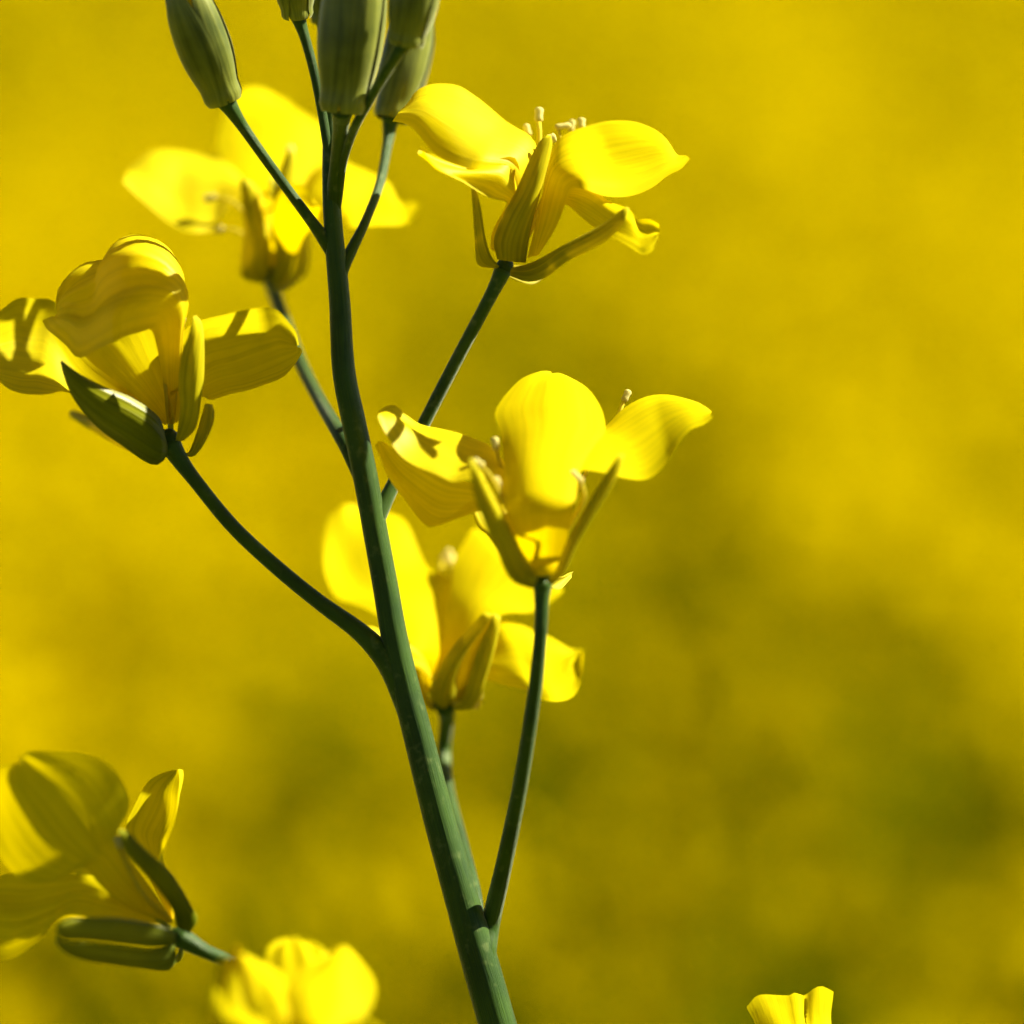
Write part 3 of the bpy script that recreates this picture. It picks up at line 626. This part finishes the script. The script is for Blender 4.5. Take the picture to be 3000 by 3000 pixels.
sepal(f, [(1290, 2060), (1296, 1980), (1335, 1900), (1405, 1810)], [(1385, 2050), (1400, 1980), (1422, 1900), (1455, 1800)], (ZE - 1, ZE - 3, ZE - 4, ZE - 5), (ZE - 1, ZE - 2, ZE - 4, ZE - 5), bulge=0.6)
sepal(f, [(1325, 2072), (1356, 2050), (1380, 1965), (1403, 1894), (1450, 1797)], [(1340, 2080), (1396, 2062), (1428, 1973), (1452, 1889), (1467, 1808)], (ZE - 3, ZE - 4, ZE - 6, ZE - 6), (ZE - 2, ZE - 2, ZE - 4, ZE - 5), bulge=0.6)
sepal(f, [(1290, 2060), (1256, 2080), (1215, 2000), (1205, 1900)], [(1280, 2050), (1250, 2040), (1235, 1980), (1225, 1880)], (ZE, ZE, ZE, ZE), (ZE + 1, ZE + 2, ZE + 2, ZE + 2), bulge=0.3)
sepal(f, [(1320, 2065), (1370, 2076), (1405, 2072), (1412, 2030)], [(1325, 2050), (1365, 2040), (1385, 2025), (1400, 2010)], (ZE - 1, ZE, ZE + 1, ZE + 2), (ZE, ZE + 2, ZE + 3, ZE + 4), bulge=0.4)
stamen([(1290, 2030, ZE + 1), (1300, 1850, ZE + 4), (1290, 1700, ZE + 6), (1296, 1640, ZE + 7)], f, r=8, anther=(13, 26), curl=(0.6, 0.7))
stamen([(1290, 2030, ZE + 1), (1320, 1850, ZE + 4), (1320, 1700, ZE + 6), (1320, 1650, ZE + 7)], f, r=8, anther=(13, 22))
pistil(f, [(1297, 2040, ZE + 2), (1310, 1960, ZE + 3), (1315, 1850, ZE + 4)])

# ---- flower F: low on the left, seen from behind and in shade
ZF = -9
f = flower(plant, 524, 2748, ZF, 30, (-0.8, 0.5, -0.1))
tube('pedicel', [(516, 2742, ZF, 33), (555, 2762, ZF, 28), (600, 2787, ZF, 21), (660, 2812, ZF + 1, 20), (760, 2855, ZF + 2, 20), (920, 2980, ZF + 5, 21), (1180, 3200, ZF + 9, 24), (1420, 3400, -2, 28), (1560, 3520, 0, 34)], f, M['stem'])
petal(f, [(503, 2690), (442, 2600), (370, 2500), (340, 2445), (362, 2405), (378, 2375), (379, 2338), (359, 2296), (326, 2249), (284, 2219), (233, 2207), (163, 2204), (93, 2205), (66, 2222)],
      [(480, 2700), (380, 2665), (300, 2600), (240, 2535), (195, 2565), (154, 2584), (112, 2589), (61, 2575), (28, 2547), (-10, 2500), (-40, 2420), (-40, 2330), (0, 2258), (47, 2242)],
      (ZF, ZF - 2.2, ZF - 3, ZF - 4.8, ZF - 6.4), (ZF, ZF - 2.6, ZF - 3.4, ZF - 4.9, ZF - 6.3), bulge=0.5, ruffle=0.2, fold=0.12)
petal(f, [(500, 2690), (440, 2580), (385, 2470), (373, 2417), (396, 2361), (428, 2305), (461, 2272), (495, 2256), (515, 2252)],
      [(505, 2690), (490, 2600), (462, 2525), (489, 2463), (516, 2403), (523, 2324), (521, 2280), (518, 2256)], (ZF + 2, ZF + 3, ZF + 4, ZF + 6, ZF + 8), (ZF + 2, ZF + 2, ZF + 1, ZF + 1, ZF + 5), bulge=-1.2)
petal(f, [(490, 2700), (400, 2640), (280, 2570), (180, 2560), (90, 2560), (20, 2560), (-60, 2600)],
      [(485, 2705), (380, 2700), (250, 2690), (190, 2690), (154, 2712), (135, 2738), (93, 2768), (47, 2799), (0, 2812), (-60, 2800), (-90, 2700)], (ZF + 1, ZF + 1, ZF + 0.5, ZF + 0.5), (ZF + 1, ZF + 1, ZF + 0.5, ZF + 0.5), bulge=0.4, ruffle=0.2, fold=0.12)
petal(f, [(495, 2690), (400, 2590), (300, 2490), (220, 2470), (160, 2500)], [(490, 2700), (400, 2640), (300, 2580), (230, 2560), (165, 2520)], (ZF + 3, ZF + 4, ZF + 6, ZF + 9), (ZF + 3, ZF + 4, ZF + 6, ZF + 8), bulge=0.4)
sepal(f, [(517, 2715), (503, 2662), (466, 2608), (419, 2552), (368, 2496), (346, 2432)], [(555, 2735), (580, 2695), (559, 2649), (531, 2598), (494, 2547), (433, 2496), (377, 2440), (352, 2428)],
      (ZF - 1, ZF - 3, ZF - 5, ZF - 6), (ZF - 1, ZF - 1, ZF - 2, ZF - 4), bulge=0.7, mat='sepal_green')
sepal(f, [(515, 2730), (442, 2705), (349, 2689), (256, 2689), (190, 2700), (165, 2722)], [(512, 2770), (440, 2775), (340, 2765), (250, 2757), (190, 2755), (165, 2745)], (ZF - 3, ZF - 7, ZF - 9, ZF - 9), (ZF - 2, ZF - 5, ZF - 7, ZF - 7), bulge=0.4, mat='sepal_green')
sepal(f, [(512, 2768), (440, 2782), (340, 2772), (250, 2764), (195, 2762), (164, 2750)], [(515, 2820), (490, 2846), (410, 2838), (326, 2825), (242, 2812), (190, 2790), (163, 2762)], (ZF - 1, ZF - 4, ZF - 6, ZF - 6), (ZF + 1, ZF, ZF - 1, ZF - 3), bulge=0.5, mat='sepal_green')
sepal(f, [(530, 2760), (515, 2800), (470, 2800)], [(540, 2760), (530, 2815), (475, 2825)], (ZF + 2, ZF + 4, ZF + 6), (ZF + 2, ZF + 4, ZF + 6), bulge=0.3, mat='sepal_green')
stamen([(500, 2700, ZF), (420, 2620, ZF - 2), (365, 2520, ZF - 3), (352, 2480, ZF - 3)], f, r=7, anther=(12, 20))
pistil(f, [(510, 2735, ZF), (420, 2650, ZF), (330, 2560, ZF)])

# ---- buds at the top
bud(plant, (658, 292, -3), (506, -110, -6), 82, [(656, 285, -3, 34), (676, 318, -3, 24), (712, 372, -2.5, 17), (770, 455, -2, 15), (850, 565, -1, 15), (915, 652, -0.5, 17), (952, 705, -0.1, 20), (980, 760, 0.2, 16)], phase=0.95)
bud(plant, (1006, 322, -6), (1062, -230, -8), 98, [(1003, 315, -6, 36), (1000, 350, -5, 26), (996, 400, -3.5, 22), (986, 480, -1.5, 20), (977, 580, -0.2, 22), (974, 670, 0.2, 18), (978, 730, 0.3, 12)], phase=0.62)
bud(plant, (1190, 128, -9), (1245, -190, -11), 72, [(1188, 120, -9, 32), (1168, 152, -9, 20), (1130, 212, -8, 16), (1085, 290, -6.5, 14), (1040, 372, -5, 13), (1006, 470, -2, 13), (990, 570, -0.4, 15), (980, 650, 0.1, 14), (979, 720, 0.3, 10)], phase=0.4)
bud(plant, (1147, 346, 9), (1238, -30, 10), 78, [(1144, 340, 9, 30), (1142, 372, 9, 22), (1134, 430, 8, 15), (1112, 540, 5, 14), (1070, 650, 2, 14), (1022, 748, 0.5, 18), (1000, 800, 0.1, 20), (994, 870, 0.1, 16)], phase=0.75)
bud(plant, (872, 48, 0), (850, -190, -2), 62, [(872, 42, 0, 27), (880, 70, 0, 19), (896, 120, 0, 15), (920, 210, 0, 14), (942, 320, 0, 14), (958, 420, 0, 14), (968, 500, 0.2, 12)], phase=0.2)
bud(plant, (940, 66, 6), (925, -160, 6), 40, [(940, 62, 6, 20), (945, 85, 6, 13), (955, 150, 5, 12), (968, 260, 3, 15)], phase=0.9)
bud(plant, (1040, -60, 8), (1060, -330, 9), 52, [(1040, -64, 8, 24), (1034, -20, 8, 14), (1010, 80, 6, 13), (985, 200, 3, 16)], phase=0.3)

# ------------------------------------------------------------------ second plant: soft flower at the lower edge, nearer than the focus
ZG = -27
SHIFT[0] = 26
gp = np.array([0.012, P(850, 3200, ZG)[1] + 0.01, 0.0]); gp[0] = P(850, 3200, ZG)[0] + 0.01
plant2 = empty('rapeseed_plant', gp)
plant2['label'] = 'out of focus yellow rapeseed flower at the lower edge, in front of the main stalk'; plant2['category'] = 'plant'
plant2['group'] = 'neighbouring rapeseed plants cut off by the lower edge'
long_stem('stem', [(870, 3180, ZG, 26), (880, 3300, ZG, 34), (900, 3480, ZG, 44)], plant2, (gp[0], gp[1]), 0.004)
f = flower(plant2, 865, 3150, ZG, 34, (0, 1, -0.2))
tube('pedicel', [(866, 3160, ZG, 34), (869, 3200, ZG, 26), (876, 3290, ZG, 30)], f, M['stem'])
petal(f, [(850, 3130), (800, 3000), (750, 2850), (767, 2765), (811, 2736), (850, 2731)], [(890, 3130), (930, 3000), (985, 2880), (965, 2780), (922, 2749), (880, 2732)], (ZG, ZG + 1, ZG + 4, ZG + 9), (ZG, ZG + 1, ZG + 4, ZG + 9), bulge=1.0, crumple=0.3)
petal(f, [(870, 3120), (840, 3000), (800, 2900), (880, 2810), (960, 2772), (1009, 2765)], [(900, 3120), (1000, 3040), (1060, 2965), (1090, 2920), (1092, 2867), (1078, 2817), (1047, 2780), (1015, 2765)],
      (ZG - 2, ZG - 4, ZG - 4, ZG, ZG + 3), (ZG - 2, ZG - 4, ZG - 5, ZG - 2, ZG + 3), bulge=1.2, crumple=0.3)
petal(f, [(850, 3120), (740, 3030), (640, 2990), (618, 2942), (624, 2880), (650, 2800), (680, 2779)], [(880, 3110), (870, 3000), (850, 2900), (830, 2830), (780, 2785), (725, 2772), (690, 2777)],
      (ZG - 2, ZG - 5, ZG - 5, ZG - 3, ZG), (ZG - 2, ZG - 4, ZG - 3, ZG, ZG + 2), bulge=0.8, ruffle=0.5, fold=0.3, crumple=0.35)
petal(f, [(880, 3110), (960, 3000), (1050, 2960), (1121, 2995)], [(900, 3130), (1000, 3090), (1090, 3080), (1125, 3020)], (ZG - 3, ZG - 6, ZG - 9, ZG - 11), (ZG - 3, ZG - 7, ZG - 12, ZG - 13), bulge=0.6)
sepal(f, [(845, 3155), (790, 3100), (760, 3020)], [(870, 3155), (840, 3090), (780, 3015)], (ZG - 3, ZG - 6, ZG - 8), (ZG - 3, ZG - 6, ZG - 8))
sepal(f, [(870, 3155), (920, 3090), (950, 3020)], [(890, 3155), (960, 3100), (970, 3020)], (ZG - 3, ZG - 6, ZG - 8), (ZG - 3, ZG - 6, ZG - 8))

# ------------------------------------------------------------------ third plant: a petal tip showing at the lower edge on the right
ZH = -4
SHIFT[0] = 0
hp = P(2320, 3500, ZH); hp = np.array([hp[0] + 0.01, hp[1] + 0.01, 0.0])
plant3 = empty('rapeseed_plant', hp)
plant3['label'] = 'pale yellow creased petal tip poking up at the lower edge, far right of the stalk'; plant3['category'] = 'plant'
plant3['group'] = 'neighbouring rapeseed plants cut off by the lower edge'
long_stem('stem', [(2325, 3330, ZH, 22), (2330, 3420, ZH, 30), (2335, 3600, ZH, 44)], plant3, (hp[0], hp[1]), 0.004)
f = flower(plant3, 2322, 3300, ZH, 30, (0, 1, -0.1))
tube('pedicel', [(2322, 3310, ZH, 30), (2324, 3340, ZH, 22), (2328, 3400, ZH, 26)], f, M['stem'])
petal(f, [(2310, 3280), (2290, 3180), (2235, 3060), (2212, 2990), (2186, 2925)], [(2335, 3280), (2370, 3180), (2425, 3060), (2438, 2965), (2444, 2900)], (ZH, ZH - 2, ZH - 1, ZH + 5), (ZH, ZH - 2, ZH - 1, ZH + 5), bulge=0.9, fold=0.28, ruffle=0.2, tip=(-26, 10, 12, 2, -6, -4, 4, 14, -14))
petal(f, [(2305, 3280), (2250, 3200), (2160, 3150), (2080, 3160)], [(2320, 3290), (2260, 3260), (2170, 3260), (2085, 3180)], (ZH, ZH - 1, ZH - 3, ZH - 4), (ZH, ZH - 4, ZH - 8, ZH - 6), bulge=0.5)
petal(f, [(2335, 3280), (2400, 3200), (2480, 3150), (2560, 3160)], [(2330, 3290), (2390, 3260), (2480, 3260), (2560, 3180)], (ZH, ZH - 1, ZH - 3, ZH - 4), (ZH, ZH - 4, ZH - 8, ZH - 6), bulge=0.5)
petal(f, [(2315, 3280), (2290, 3180), (2260, 3090), (2280, 3040)], [(2330, 3280), (2360, 3180), (2390, 3090), (2300, 3040)], (ZH + 2, ZH + 4, ZH + 8, ZH + 12), (ZH + 2, ZH + 4, ZH + 8, ZH + 12), bulge=0.5)
sepal(f, [(2305, 3305), (2265, 3250), (2255, 3160)], [(2322, 3300), (2310, 3240), (2275, 3155)], (ZH - 2, ZH - 5, ZH - 6), (ZH - 2, ZH - 5, ZH - 6))
sepal(f, [(2325, 3305), (2345, 3240), (2370, 3155)], [(2340, 3305), (2385, 3250), (2385, 3155)], (ZH - 2, ZH - 5, ZH - 6), (ZH - 2, ZH - 5, ZH - 6))
